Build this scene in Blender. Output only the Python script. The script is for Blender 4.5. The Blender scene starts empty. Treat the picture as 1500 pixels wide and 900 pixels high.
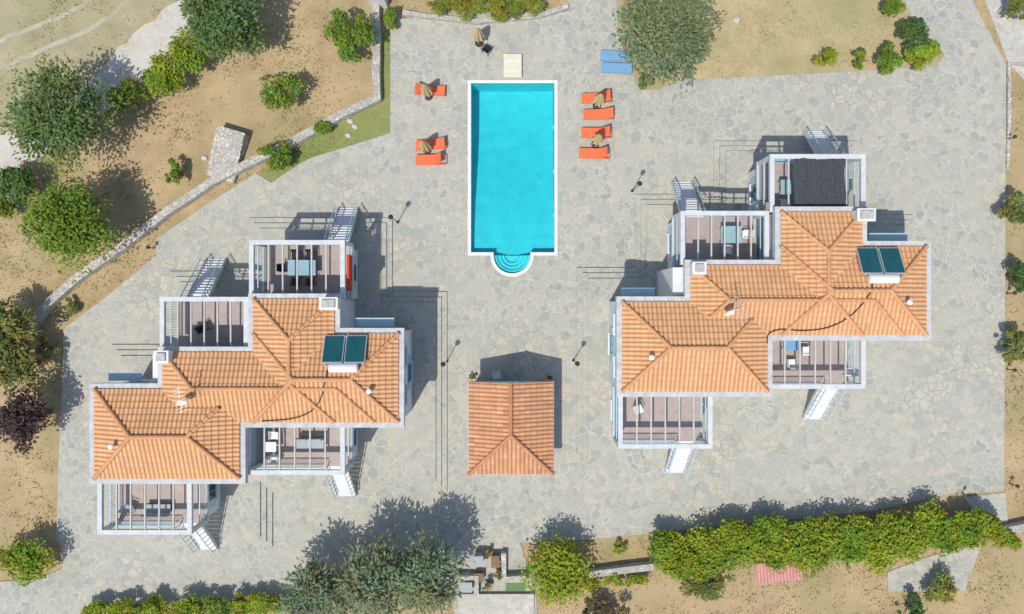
import bpy, math, random
import numpy as np
from mathutils import Vector, Matrix, noise
from mathutils.geometry import tessellate_polygon
random.seed(7)
C = bpy.context.scene.collection
H = 46.0; S = 22.0
def P(px, py, z=0.0):
    k = (H - z) / H / S
    return ((px - 750) * k, (450 - py) * k)
def PP(lst, z=0.0): return [P(a, b, z) for a, b in lst]

# ------------------------------------------------------------------ materials
def newmat(name):
    m = bpy.data.materials.new(name); m.use_nodes = True
    nt = m.node_tree; b = nt.nodes['Principled BSDF']
    return m, nt, b
def N(nt, t, **kw):
    n = nt.nodes.new(t)
    for k, v in kw.items(): setattr(n, k, v)
    return n
def ramp(nt, stops, fac, interp='LINEAR'):
    r = N(nt, 'ShaderNodeValToRGB'); cr = r.color_ramp; cr.interpolation = interp
    cr.elements[0].position = stops[0][0]; cr.elements[0].color = (*stops[0][1], 1)
    cr.elements[1].position = stops[-1][0]; cr.elements[1].color = (*stops[-1][1], 1)
    for p, c in stops[1:-1]:
        e = cr.elements.new(p); e.color = (*c, 1)
    nt.links.new(fac, r.inputs[0]); return r.outputs[0]
def noise_tex(nt, vec, scale, detail=4, rough=.55):
    n = N(nt, 'ShaderNodeTexNoise'); n.inputs['Scale'].default_value = scale
    n.inputs['Detail'].default_value = detail; n.inputs['Roughness'].default_value = rough
    nt.links.new(vec, n.inputs['Vector']); return n
def mixc(nt, a, b, fac, mode='MIX'):
    m = N(nt, 'ShaderNodeMix', data_type='RGBA', blend_type=mode)
    for sock, v in ((m.inputs[6], a), (m.inputs[7], b)):
        if isinstance(v, tuple): sock.default_value = (*v, 1)
        else: nt.links.new(v, sock)
    if isinstance(fac, (int, float)): m.inputs[0].default_value = fac
    else: nt.links.new(fac, m.inputs[0])
    return m.outputs[2]
def M(name, c, rough=.7, var=.12, scale=2.5, bump=0.0, metal=0.0, spec=.3):
    m, nt, b = newmat(name)
    g = N(nt, 'ShaderNodeNewGeometry')
    n = noise_tex(nt, g.outputs['Position'], scale, 4, .65)
    lo = tuple(x * (1 - var) for x in c); hi = tuple(min(1, x * (1 + var)) for x in c)
    nt.links.new(ramp(nt, [(.3, lo), (.7, hi)], n.outputs[0]), b.inputs['Base Color'])
    b.inputs['Roughness'].default_value = rough; b.inputs['Metallic'].default_value = metal
    b.inputs['Specular IOR Level'].default_value = spec
    if bump:
        bp = N(nt, 'ShaderNodeBump'); bp.inputs['Strength'].default_value = bump; bp.inputs['Distance'].default_value = .03
        n2 = noise_tex(nt, g.outputs['Position'], scale * 8, 3)
        nt.links.new(n2.outputs[0], bp.inputs['Height']); nt.links.new(bp.outputs[0], b.inputs['Normal'])
    return m
def flagstone(name, stops, mortar, scale=1.3, jw=.045, blot=((.85, .865, .86), (1.12, 1.09, 1.05)), dist=.4, bump=.35, jdark=.64):
    m, nt, b = newmat(name)
    g = N(nt, 'ShaderNodeNewGeometry')
    n = noise_tex(nt, g.outputs['Position'], 1.5, 2)
    sub = N(nt, 'ShaderNodeVectorMath', operation='SUBTRACT'); nt.links.new(n.outputs[1], sub.inputs[0]); sub.inputs[1].default_value = (.5, .5, .5)
    sc = N(nt, 'ShaderNodeVectorMath', operation='SCALE'); nt.links.new(sub.outputs[0], sc.inputs[0]); sc.inputs['Scale'].default_value = dist
    ad = N(nt, 'ShaderNodeVectorMath', operation='ADD'); nt.links.new(g.outputs['Position'], ad.inputs[0]); nt.links.new(sc.outputs[0], ad.inputs[1])
    v1 = N(nt, 'ShaderNodeTexVoronoi', feature='F1'); v1.inputs['Scale'].default_value = scale
    v2 = N(nt, 'ShaderNodeTexVoronoi', feature='DISTANCE_TO_EDGE'); v2.inputs['Scale'].default_value = scale
    nt.links.new(ad.outputs[0], v1.inputs['Vector']); nt.links.new(ad.outputs[0], v2.inputs['Vector'])
    sp = N(nt, 'ShaderNodeSeparateColor'); nt.links.new(v1.outputs['Color'], sp.inputs[0])
    cell = ramp(nt, stops, sp.outputs[0])
    big = noise_tex(nt, g.outputs['Position'], .10, 6, .66)
    fine = noise_tex(nt, g.outputs['Position'], 7, 5, .72)
    jn = ramp(nt, [(.0, (1, 1, 1)), (jw * .5, (1, 1, 1)), (jw, (0, 0, 0))], v2.outputs[0])
    jn = mixc(nt, jn, ramp(nt, [(.3, (.45, .45, .45)), (.6, (1, 1, 1))], n.outputs[0]), 1.0, 'MULTIPLY')
    mort = mixc(nt, mortar, tuple(x * jdark for x in mortar), ramp(nt, [(.48, (0, 0, 0)), (.60, (1, 1, 1))], big.outputs[0]))
    col = mixc(nt, cell, mort, jn)
    col = mixc(nt, col, ramp(nt, [(.32, blot[0]), (.68, blot[1])], big.outputs[0]), 1.0, 'MULTIPLY')
    col = mixc(nt, col, ramp(nt, [(.3, (.87, .87, .87)), (.7, (1.11, 1.11, 1.10))], fine.outputs[0]), 1.0, 'MULTIPLY')
    nt.links.new(col, b.inputs['Base Color']); b.inputs['Roughness'].default_value = .85
    b.inputs['Specular IOR Level'].default_value = .2
    bp = N(nt, 'ShaderNodeBump'); bp.inputs['Strength'].default_value = bump; bp.inputs['Distance'].default_value = .03
    hh = ramp(nt, [(0, (0, 0, 0)), (jw * 1.3, (1, 1, 1))], v2.outputs[0])
    hm = mixc(nt, hh, fine.outputs[0], .3)
    nt.links.new(hm, bp.inputs['Height']); nt.links.new(bp.outputs[0], b.inputs['Normal'])
    return m
mPave = flagstone('flagstone_paving', [(0, (.335, .35, .32)), (.2, (.40, .395, .35)), (.42, (.435, .425, .37)), (.62, (.375, .38, .345)), (.8, (.445, .425, .365)), (.93, (.475, .435, .35)), (1, (.315, .335, .32))], (.50, .485, .43), 1.95, .075)
mPath = flagstone('path_stone', [(0, (.43, .42, .38)), (.5, (.50, .48, .43)), (1, (.55, .52, .46))], (.5, .48, .43), 2.2, .06)
mStone = flagstone('wall_stone', [(0, (.40, .385, .35)), (.4, (.53, .50, .455)), (.7, (.46, .44, .395)), (1, (.62, .59, .53))], (.33, .31, .27), 3.6, .07, bump=.7)
def ground_mat(name, soil, soil2, green, gpos=.55, s=1.0, gs=.16):
    m, nt, b = newmat(name)
    g = N(nt, 'ShaderNodeNewGeometry'); pos = g.outputs['Position']
    a = noise_tex(nt, pos, .45 * s, 9, .64); c = noise_tex(nt, pos, gs * s, 9, .68); f = noise_tex(nt, pos, 7, 8, .78)
    col = ramp(nt, [(.32, soil), (.52, soil2), (.72, tuple(x * 1.12 for x in soil2))], a.outputs[0])
    gm = ramp(nt, [(gpos - .08, (0, 0, 0)), (gpos + .12, (1, 1, 1))], c.outputs[0])
    gm2 = mixc(nt, gm, ramp(nt, [(.35, (.3, .3, .3)), (.65, (1, 1, 1))], f.outputs[0]), 1.0, 'MULTIPLY')
    col = mixc(nt, col, green, gm2)
    col = mixc(nt, col, ramp(nt, [(.30, (.72, .70, .65)), (.5, (1, 1, 1)), (.72, (1.16, 1.15, 1.11))], f.outputs[0]), 1.0, 'MULTIPLY')
    nt.links.new(col, b.inputs['Base Color']); b.inputs['Roughness'].default_value = .95
    b.inputs['Specular IOR Level'].default_value = .1
    bp = N(nt, 'ShaderNodeBump'); bp.inputs['Strength'].default_value = .45; bp.inputs['Distance'].default_value = .07
    nt.links.new(f.outputs[0], bp.inputs['Height']); nt.links.new(bp.outputs[0], b.inputs['Normal'])
    return m
mGround = ground_mat('dry_ground', (.345, .245, .14), (.44, .33, .19), (.29, .26, .12), .53)
mLawn = ground_mat('parched_lawn', (.38, .305, .165), (.45, .36, .205), (.265, .275, .12), .51)
mGrass = ground_mat('green_strip', (.33, .27, .13), (.28, .27, .11), (.17, .24, .065), .45, 2)
mField = ground_mat('field', (.32, .275, .18), (.41, .36, .24), (.29, .285, .15), .47, 1.3)
mRoad = ground_mat('gravel', (.46, .43, .38), (.55, .525, .475), (.43, .37, .26), .57, 1.5)
mTrack = ground_mat('faint_track', (.40, .37, .29), (.47, .44, .36), (.36, .32, .2), .48, 2)
mWhite = M('white_plaster', (.66, .665, .66), .75, .07, 1.3, .15)
mWhite2 = M('cornice_paint', (.50, .505, .50), .8, .18, 2.2, .15)
mFrame = M('pergola_paint', (.56, .575, .58), .8, .12, 2.2, .1)
mWall = M('pale_wall', (.64, .67, .70), .8, .05, 1.0, .1)  # bluish cast of white walls in shadow is mixed into this colour
mBlue = M('pale_blue_paint', (.38, .56, .63), .45, .06)
mBlueD = M('blue_shutter', (.10, .30, .42), .5, .08)
mFloor = M('terrace_tile', (.38, .315, .285), .6, .12, 3, .05)
mBeam = M('pergola_beam', (.52, .50, .46), .7, .1)
mGlass = M('dark_glass', (.02, .035, .045), .12, .2, spec=.6)
mDark = M('dark_metal', (.045, .045, .05), .5, .1, metal=.2)
mBlack = M('black_plastic', (.02, .02, .022), .5, .1)
mOrange = M('orange_fabric', (.75, .16, .065), .8, .08, 4)
mBlueF = M('blue_fabric', (.17, .33, .52), .8, .08, 4)
mPW = M('white_plastic', (.72, .72, .71), .4, .04)
mBeige = M('beige_canvas', (.54, .44, .24), .85, .1, 5)
mWood = M('wood', (.22, .13, .07), .7, .2, 4)
mTrunk = M('bark', (.15, .115, .08), .9, .25, 6, .4)
mSteel = M('brushed_steel', (.6, .62, .63), .35, .06, metal=.5)
mSolar = M('collector_glass', (.012, .09, .10), .2, .2, .8, spec=.6)
mTable = M('table_glass', (.26, .41, .46), .25, .1)
mShade = M('shade_net', (.055, .062, .068), .9, .3, 9)
mTowel = M('towel', (.62, .06, .02), .9, .1)
mCream = M('cream_board', (.66, .61, .48), .7, .08, 3)
mCoping = M('pool_coping', (.70, .71, .69), .6, .08, 3, .1)
mPink = M('red_sheet', (.52, .24, .21), .6, .15, 2)
mTerra = M('terracotta', (.42, .17, .08), .8, .15, 5)
mGrey = M('grey_box', (.34, .37, .38), .6, .15, 3)
mMat = M('green_mat', (.14, .22, .10), .95, .2, 9)
mRubble = M('pale_stone', (.50, .48, .43), .9, .15, 4, .3)
mStain = M('stained_cap', (.42, .41, .38), .85, .25, 5, .2)
def attr_mat(name, rough, translucent=0.0, lo=(.9, .89, .88), hi=(1.07, 1.07, 1.07), sc=.8):
    m, nt, b = newmat(name)
    a = N(nt, 'ShaderNodeAttribute'); a.attribute_name = 'Col'
    g = N(nt, 'ShaderNodeNewGeometry'); n = noise_tex(nt, g.outputs['Position'], sc, 3, .65)
    col = mixc(nt, a.outputs['Color'], ramp(nt, [(.3, lo), (.7, hi)], n.outputs[0]), 1.0, 'MULTIPLY')
    nt.links.new(col, b.inputs['Base Color']); b.inputs['Roughness'].default_value = rough
    b.inputs['Specular IOR Level'].default_value = .2
    if translucent:
        t = N(nt, 'ShaderNodeBsdfTranslucent'); nt.links.new(col, t.inputs[0])
        ms = N(nt, 'ShaderNodeMixShader'); ms.inputs[0].default_value = translucent
        out = nt.nodes['Material Output']
        nt.links.new(b.outputs[0], ms.inputs[1]); nt.links.new(t.outputs[0], ms.inputs[2]); nt.links.new(ms.outputs[0], out.inputs[0])
    return m
mTile = attr_mat('clay_tile', .85, 0, (.93, .93, .93), (1.05, 1.05, 1.05), .5)
mLeaf = attr_mat('leaves', .6, .38, (.84, .86, .82), (1.15, 1.1, 1.1))
# pool paint and water
m, nt, b = newmat('pool_paint'); mPool = m
g = N(nt, 'ShaderNodeNewGeometry'); n = noise_tex(nt, g.outputs['Position'], 1.2, 4)
nt.links.new(ramp(nt, [(.35, (.13, .52, .58)), (.65, (.165, .58, .64))], n.outputs[0]), b.inputs['Base Color']); b.inputs['Roughness'].default_value = .6
m, nt, b = newmat('pool_water'); mWater = m
out = nt.nodes['Material Output']; nt.nodes.remove(b)
tr = N(nt, 'ShaderNodeBsdfTransparent')
g = N(nt, 'ShaderNodeNewGeometry'); n = noise_tex(nt, g.outputs['Position'], 2.4, 4)
n3 = noise_tex(nt, g.outputs['Position'], 5.5, 2)
nt.links.new(ramp(nt, [(.3, (.38, .92, .96)), (.7, (.48, .98, .99))], n3.outputs[0]), tr.inputs[0])
gl = N(nt, 'ShaderNodeBsdfGlossy'); gl.inputs['Roughness'].default_value = .05
fr = N(nt, 'ShaderNodeFresnel'); fr.inputs[0].default_value = 1.33
bp = N(nt, 'ShaderNodeBump'); bp.inputs['Strength'].default_value = .6; bp.inputs['Distance'].default_value = .08
nt.links.new(n.outputs[0], bp.inputs['Height']); nt.links.new(bp.outputs[0], gl.inputs['Normal']); nt.links.new(bp.outputs[0], fr.inputs['Normal'])
ms = N(nt, 'ShaderNodeMixShader'); nt.links.new(fr.outputs[0], ms.inputs[0]); nt.links.new(tr.outputs[0], ms.inputs[1]); nt.links.new(gl.outputs[0], ms.inputs[2])
nt.links.new(ms.outputs[0], out.inputs[0])

# ------------------------------------------------------------------ mesh helpers
def tess(poly, holes=()):
    loops = [[Vector((x, y, 0)) for x, y in poly]] + [[Vector((x, y, 0)) for x, y in h] for h in holes]
    return tessellate_polygon(loops)
class MB:
    def __init__(s): s.v = []; s.f = []; s.c = []
    def add(s, vs, fs):
        o = len(s.v); s.v += [tuple(v) for v in vs]; s.f += [tuple(i + o for i in f) for f in fs]; return s
    def box(s, x0, x1, y0, y1, z0, z1):
        return s.add([(x0, y0, z0), (x1, y0, z0), (x1, y1, z0), (x0, y1, z0), (x0, y0, z1), (x1, y0, z1), (x1, y1, z1), (x0, y1, z1)],
                     [(0, 3, 2, 1), (4, 5, 6, 7), (0, 1, 5, 4), (1, 2, 6, 5), (2, 3, 7, 6), (3, 0, 4, 7)])
    def obox(s, c, size, mat):
        hx, hy, hz = size[0] / 2, size[1] / 2, size[2] / 2
        vs = [Vector(c) + mat @ Vector(p) for p in [(-hx, -hy, -hz), (hx, -hy, -hz), (hx, hy, -hz), (-hx, hy, -hz), (-hx, -hy, hz), (hx, -hy, hz), (hx, hy, hz), (-hx, hy, hz)]]
        return s.add(vs, [(0, 3, 2, 1), (4, 5, 6, 7), (0, 1, 5, 4), (1, 2, 6, 5), (2, 3, 7, 6), (3, 0, 4, 7)])
    def bar(s, a, b, w, h=None):
        a = Vector(a); b = Vector(b); d = b - a
        q = d.to_track_quat('Y', 'Z').to_matrix()
        return s.obox((a + b) / 2, (w, d.length, h or w), q)
    def sheet(s, poly, z, holes=()):
        pts = list(poly) + [p for h in holes for p in h]
        return s.add([(x, y, z) for x, y in pts], [tuple(t) for t in tess(poly, holes)])
    def prism(s, poly, z0, z1, holes=(), bottom=False):
        s.sheet(poly, z1, holes)
        if bottom: s.sheet(poly, z0, holes)
        for lp in [poly] + list(holes):
            n = len(lp)
            for i in range(n):
                a = lp[i]; c = lp[(i + 1) % n]
                s.add([(a[0], a[1], z0), (c[0], c[1], z0), (c[0], c[1], z1), (a[0], a[1], z1)], [(0, 1, 2, 3)])
        return s
    def lathe(s, x, y, prof, n=12, wob=None):
        vs = []; fs = []
        for k, (r, z) in enumerate(prof):
            for i in range(n):
                a = 2 * math.pi * i / n; rr = r * (wob(i, k) if wob else 1)
                vs.append((x + rr * math.cos(a), y + rr * math.sin(a), z))
        for k in range(len(prof) - 1):
            for i in range(n):
                j = (i + 1) % n; fs.append((k * n + i, k * n + j, (k + 1) * n + j, (k + 1) * n + i))
        fs.append(tuple(range(n))[::-1]); fs.append(tuple((len(prof) - 1) * n + i for i in range(n)))
        return s.add(vs, fs)
    def tube(s, pts, rad, n=7):
        pts = [Vector(p) for p in pts]; rs = rad if isinstance(rad, (list, tuple)) else [rad] * len(pts)
        vs = []; fs = []
        for k, p in enumerate(pts):
            d = (pts[min(k + 1, len(pts) - 1)] - pts[max(k - 1, 0)]).normalized()
            u = d.orthogonal().normalized() if abs(d.z) > .9 else d.cross(Vector((0, 0, 1))).normalized()
            w = d.cross(u)
            for i in range(n):
                a = 2 * math.pi * i / n; vs.append(p + (u * math.cos(a) + w * math.sin(a)) * rs[k])
        for k in range(len(pts) - 1):
            for i in range(n):
                j = (i + 1) % n; fs.append((k * n + i, k * n + j, (k + 1) * n + j, (k + 1) * n + i))
        fs.append(tuple(range(n))[::-1]); fs.append(tuple((len(pts) - 1) * n + i for i in range(n)))
        return s.add(vs, fs)
    def build(s, name, mat, parent=None, org=(0, 0, 0), smooth=False, bevel=0):
        me = bpy.data.meshes.new(name)
        me.from_pydata([(a - org[0], b - org[1], c - org[2]) for a, b, c in s.v], [], s.f)
        me.materials.append(mat)
        if s.c:
            at = me.color_attributes.new('Col', 'FLOAT_COLOR', 'CORNER')
            arr = np.ones((len(me.loops), 4), dtype=np.float32); arr[:, :3] = np.repeat(np.array(s.c), [len(f) for f in s.f], axis=0)
            at.data.foreach_set('color', arr.ravel())
        if smooth: me.polygons.foreach_set('use_smooth', [True] * len(me.polygons))
        me.update()
        o = bpy.data.objects.new(name, me); C.objects.link(o)
        if parent: o.parent = parent
        return o
def offset(poly, d):
    n = len(poly); A = sum(poly[i][0] * poly[(i + 1) % n][1] - poly[(i + 1) % n][0] * poly[i][1] for i in range(n))
    sg = 1 if A > 0 else -1; out = []
    for i in range(n):
        p0 = Vector(poly[i - 1]); p1 = Vector(poly[i]); p2 = Vector(poly[(i + 1) % n])
        e1 = (p1 - p0).normalized(); e2 = (p2 - p1).normalized()
        n1 = Vector((e1.y, -e1.x)) * sg; n2 = Vector((e2.y, -e2.x)) * sg
        b = (n1 + n2); b = b / max(.25, (1 + n1.dot(n2)))
        q = p1 + b * d; out.append((q.x, q.y))
    return out
def ribbon(pts, w):
    L = []; R = []; n = len(pts)
    for i in range(n):
        p = Vector(pts[i]); d = (Vector(pts[min(i + 1, n - 1)]) - Vector(pts[max(i - 1, 0)])).normalized()
        nn = Vector((-d.y, d.x)); L.append(tuple(p + nn * w / 2)); R.append(tuple(p - nn * w / 2))
    return L + R[::-1]
def rough(poly, step=.8, amp=.15, closed=True):
    out = []; n = len(poly)
    for i in range(n if closed else n - 1):
        a = Vector(poly[i]); b = Vector(poly[(i + 1) % n]); k = max(1, int((b - a).length / step))
        for j in range(k):
            p = a.lerp(b, j / k); out.append((p.x + random.uniform(-amp, amp), p.y + random.uniform(-amp, amp)))
    if not closed: out.append(tuple(poly[-1]))
    return out
def inside(x, y, poly):
    c = False; n = len(poly); j = n - 1
    for i in range(n):
        xi, yi = poly[i]; xj, yj = poly[j]
        if (yi > y) != (yj > y) and x < (xj - xi) * (y - yi) / (yj - yi) + xi: c = not c
        j = i
    return c
def tag(o, label=None, cat=None, group=None, kind=None):
    if label: o['label'] = label
    if cat: o['category'] = cat
    if group: o['group'] = group
    if kind: o['kind'] = kind
    return o
def thing(name, label, cat, loc=(0, 0, 0), rz=0, group=None):
    o = bpy.data.objects.new(name, None); C.objects.link(o); o.location = loc; o.rotation_euler = (0, 0, rz)
    o.empty_display_size = .3
    return tag(o, label, cat, group)
def struct(name, mb, mat, label, cat):
    return tag(mb.build(name, mat), label, cat, None, 'structure')

# ------------------------------------------------------------------ ground, paving, pool
xa, ya = P(690, 123); xb, yb = P(812, 370); cx, cy = P(750, 374); cr = 27 / S
arc = [(cx + cr * math.cos(t), cy + cr * math.sin(t)) for t in [-math.pi * k / 16 for k in range(0, 17)]]
inner = [(xa, ya), (xb, ya), (xb, yb)] + [(cx + cr, yb)] + arc[:] + [(cx - cr, yb)] + [(xa, yb)]
inner = inner[::-1]
copo = offset(inner, .21); hole = offset(inner, .10)
big = [(-260, -260), (260, -260), (260, 260), (-260, 260)]
struct('ground', MB().sheet(big, 0, [hole]), mGround, 'dry tan earth with parched grass around the whole property', 'ground')
pave_px = [(572, 28), (572, 195), (520, 212), (455, 232), (440, 240), (398, 268), (375, 254), (300, 302), (228, 352), (230, 374), (150, 440), (94, 482), (92, 560), (88, 640), (86, 700), (83, 790), (90, 800), (92, 832), (60, 847), (0, 852), (-70, 852), (-70, 980), (130, 980), (130, 888), (330, 880), (420, 868), (560, 856), (665, 864), (668, 980), (792, 980), (785, 868), (762, 795), (862, 790), (965, 780), (1110, 766), (1280, 748), (1405, 720), (1410, 724), (1470, 718), (1473, 95), (1418, -10), (1390, -60), (1310, -60), (1322, 0), (1336, 30), (1384, 80), (1370, 98), (1310, 101), (1200, 108), (1000, 118), (960, 132), (938, 132), (925, 105), (905, 50), (900, -60), (832, -60), (832, 18), (630, 22), (600, 28)]
pave = PP(pave_px)
struct('paving', MB().prism(pave, -.1, .06, [hole]), mPave, 'grey crazy paved stone plaza around the pool and the villas', 'paving')
struct('lawn', MB().sheet(rough(PP([(898, -60), (906, 50), (926, 106), (938, 134), (960, 134), (1000, 120), (1310, 103), (1372, 100), (1388, 80), (1340, 30), (1326, 0), (1312, -60)]), 2, .05), .03), mLawn, 'parched brown lawn at the top right with a green patch', 'lawn')
struct('grass_strip', MB().sheet(PP([(556, 50), (574, 40), (574, 198), (520, 214), (442, 242), (398, 270), (380, 252), (430, 214), (556, 150)]), .012), mGrass, 'green grass strip between the stone wall and the paving', 'grass')
road = PP([(340, -60), (262, 4), (224, 28), (188, 60), (148, 106), (110, 140), (60, 168), (0, 200), (-80, 234), (-80, 308), (0, 264), (60, 226), (124, 194), (166, 154), (218, 106), (266, 54), (288, 20), (400, -60)])
struct('road', MB().sheet(rough(road, .6, .25), .02), mRoad, 'pale gravel track crossing the top left corner', 'road')
struct('field', MB().sheet(rough(PP([(-300, -300), (330, -300), (300, -50), (260, 2), (222, 26), (186, 58), (146, 104), (110, 138), (60, 166), (0, 198), (-80, 232), (-300, 300)]), 3, .1), .012), mField, 'dry field beyond the gravel track in the top left corner', 'field')
for lab, pts in (('upper faint wheel track on the field in the top left corner', [(-60, 85), (40, 45), (130, 5), (200, -40)]), ('lower faint wheel track on the field nearest the gravel road', [(-60, 130), (50, 78), (140, 38), (190, 2)])):
    struct('wheel_track', MB().sheet(ribbon(rough(PP(pts), .5, .12, False), .3), .022), mTrack, lab, 'track')
struct('path', MB().prism(PP([(1420, -60), (1455, -60), (1530, 60), (1560, 150), (1500, 118), (1476, 92)]), -.05, .05), mPath, 'pale stone path running down at the top right corner', 'path')
struct('path', MB().prism(PP([(1300, 838), (1345, 820), (1440, 792), (1432, 812), (1412, 866), (1300, 866)]), -.05, .05), mPave, 'stone paved path below the hedge at the bottom right', 'path')
struct('path', MB().prism(PP([(1412, 728), (1472, 722), (1476, 765), (1440, 770)]), -.05, .04), mPath, 'pale stone corner landing at the right end of the hedge', 'path')
pool = thing('swimming_pool', 'long rectangular turquoise swimming pool with a rounded end of steps', 'swimming pool', (cx, (ya + yb) / 2, 0))
po = tuple(pool.location)
MB().prism(copo, 0.0, .11, [inner]).build('coping', mCoping, pool, po)
sh = MB(); zb0 = -.62
nseg = 12; yy = [yb + (ya - yb) * k / nseg for k in range(nseg + 1)]; zz = [zb0 - 1.05 * (.5 - .5 * math.cos(math.pi * min(1, max(0, (k / nseg - .05) / .8)))) for k in range(nseg + 1)]
for i in range(nseg):
    sh.add([(xa, yy[i], zz[i]), (xb, yy[i], zz[i]), (xb, yy[i + 1], zz[i + 1]), (xa, yy[i + 1], zz[i + 1])], [(0, 1, 2, 3)])
    for x in (xa, xb):
        sh.add([(x, yy[i], zz[i]), (x, yy[i + 1], zz[i + 1]), (x, yy[i + 1], .1), (x, yy[i], .1)], [(0, 1, 2, 3)])
sh.add([(xa, ya, zz[-1]), (xb, ya, zz[-1]), (xb, ya, .1), (xa, ya, .1)], [(0, 1, 2, 3)])
for x0, x1 in ((xa, cx - cr), (cx + cr, xb)): sh.add([(x0, yb, zb0), (x1, yb, zb0), (x1, yb, .1), (x0, yb, .1)], [(0, 1, 2, 3)])
fa = [(cx + cr, yb)] + arc + [(cx - cr, yb)]
for i in range(len(fa) - 1): sh.add([(*fa[i], zb0), (*fa[i + 1], zb0), (*fa[i + 1], .1), (*fa[i], .1)], [(0, 1, 2, 3)])
sh.sheet(fa, zb0)
sh.build('basin', mPool, pool, po)
mStepP = M('pool_step_paint', (.30, .64, .67), .6, .05)
mStepQ = M('pool_step_edge', (.13, .47, .53), .6, .05)
for k in range(4):
    ro = cr - .004 - .25 * k; z = -.12 - .11 * k
    o_ = [(cx + ro * math.cos(t), cy - .005 + ro * math.sin(t)) for t in [-math.pi * q / 20 for q in range(0, 21)]]
    ri = ro - .25
    if k == 3: ri = .02
    i_ = [(cx + ri * math.cos(t), cy - .005 + ri * math.sin(t)) for t in [-math.pi * q / 20 for q in range(20, -1, -1)]]
    rm = ro - .19 if k < 3 else ri + .06
    m_ = [(cx + rm * math.cos(t), cy - .005 + rm * math.sin(t)) for t in [-math.pi * q / 20 for q in range(20, -1, -1)]]
    st_ = MB().prism(o_ + i_, zb0 + .01, z).build('step', mStepP, pool, po)
    MB().sheet(m_[::-1] + i_, z + .006).build('step_edge', mStepQ, st_, po)
MB().sheet(inner, -.07).build('water', mWater, pool, po)
for py in (185, 250, 315):
    for px, sx in ((690, 1), (812, -1)):
        x, y = P(px, py)
        MB().box(min(x, x + sx * .06), max(x, x + sx * .06), y - .12, y + .12, -.5, -.3).build('pool_light', mPW, pool, po)
x0, y1 = P(738, 82); x1, y0 = P(764, 116)
t = thing('diving_platform', 'cream board standing on the paving at the top end of the pool', 'platform', ((x0 + x1) / 2, (y0 + y1) / 2, .06)); lo = tuple(t.location)
MB().box(x0, x1, y0, y1, .30, .36).build('board', mCream, t, lo)
for xx in (x0 + .06, x1 - .14): MB().box(xx, xx + .08, y0 + .1, y1 - .1, .06, .30).build('side_support', mPW, t, lo)
for yy_ in (y0 + .38, y0 + 1.05): MB().box(x0 + .08, x1 - .08, yy_, yy_ + .05, .361, .375).build('grip_strip', mPW, t, lo)

# ------------------------------------------------------------------ tile roofs
PROF = (0.0, .05, .065, .05)
def rheight(rects, x, y):
    best = -9
    for (x0, x1, y0, y1, gb) in rects:
        if x < x0 or x > x1 or y < y0 or y > y1: continue
        ds = [y - y0, x - x0, x1 - x] + ([] if gb else [y1 - y]); best = max(best, min(ds))
    return best
def tiles(rects, z0, s, col, seed, sd=.035):
    rd = random.Random(seed); mb = MB(); seen = set(); tcol = {}
    da, dd = .066, .12
    for (x0, x1, y0, y1, gb) in rects:
        for side in ('S', 'W', 'E') + (() if gb else ('N',)):
            a0, a1 = (x0, x1) if side in 'SN' else (y0, y1)
            ec = {'S': y0, 'N': y1, 'W': x0, 'E': x1}[side]
            mx = (min(x1 - x0, y1 - y0) / 2 if not gb else min((x1 - x0) / 2, y1 - y0)) + .1
            for i in range(math.floor(a0 / da), math.ceil(a1 / da)):
                A = max(a0, i * da); B = min(a1, (i + 1) * da)
                if B - A < .005: continue
                for j in range(int(mx / dd) + 1):
                    key = (side, round(ec, 2), i, j)
                    if key in seen: continue
                    am = (A + B) / 2; dm = (j + .5) * dd
                    x, y = {'S': (am, y0 + dm), 'N': (am, y1 - dm), 'W': (x0 + dm, am), 'E': (x1 - dm, am)}[side]
                    ds = [y - y0, x - x0, x1 - x] + ([] if gb else [y1 - y])
                    if min(ds) < 0 or dm > min(ds) + .05 or dm < rheight(rects, x, y) - .13: continue
                    seen.add(key)
                    tk = (side, round(ec, 2), i // 4, j // 3)
                    if tk not in tcol:
                        v = rd.gauss(1, sd); h = rd.uniform(-.025, .025); tcol[tk] = (col[0] * v, col[1] * (v + h), col[2] * (v + h * 1.5))
                    def pt(a, ii, jj, lip):
                        d = jj * dd; z = z0 + s * d + PROF[ii % 4] + .045 * lip
                        return {'S': (a, y0 + d, z), 'N': (a, y1 - d, z), 'W': (x0 + d, a, z), 'E': (x1 - d, a, z)}[side]
                    jm = j % 3
                    mb.add([pt(A, i, j, (3 - jm) / 3), pt(B, i + 1, j, (3 - jm) / 3), pt(B, i + 1, j + 1, (2 - jm) / 3), pt(A, i, j + 1, (2 - jm) / 3)], [(0, 1, 2, 3)])
                    g = .80 if i % 4 in (0, 3) else 1.06  # crease shade painted into the tile colour: pan grooves darker, crowns lighter
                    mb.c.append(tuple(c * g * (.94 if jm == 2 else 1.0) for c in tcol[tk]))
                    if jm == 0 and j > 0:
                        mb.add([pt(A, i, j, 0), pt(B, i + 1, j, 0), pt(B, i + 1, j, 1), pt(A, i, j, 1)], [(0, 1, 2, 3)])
                        mb.c.append(tuple(c * .66 for c in tcol[tk]))  # step face under each lip also gets shade painted into its colour
    return mb
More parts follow.
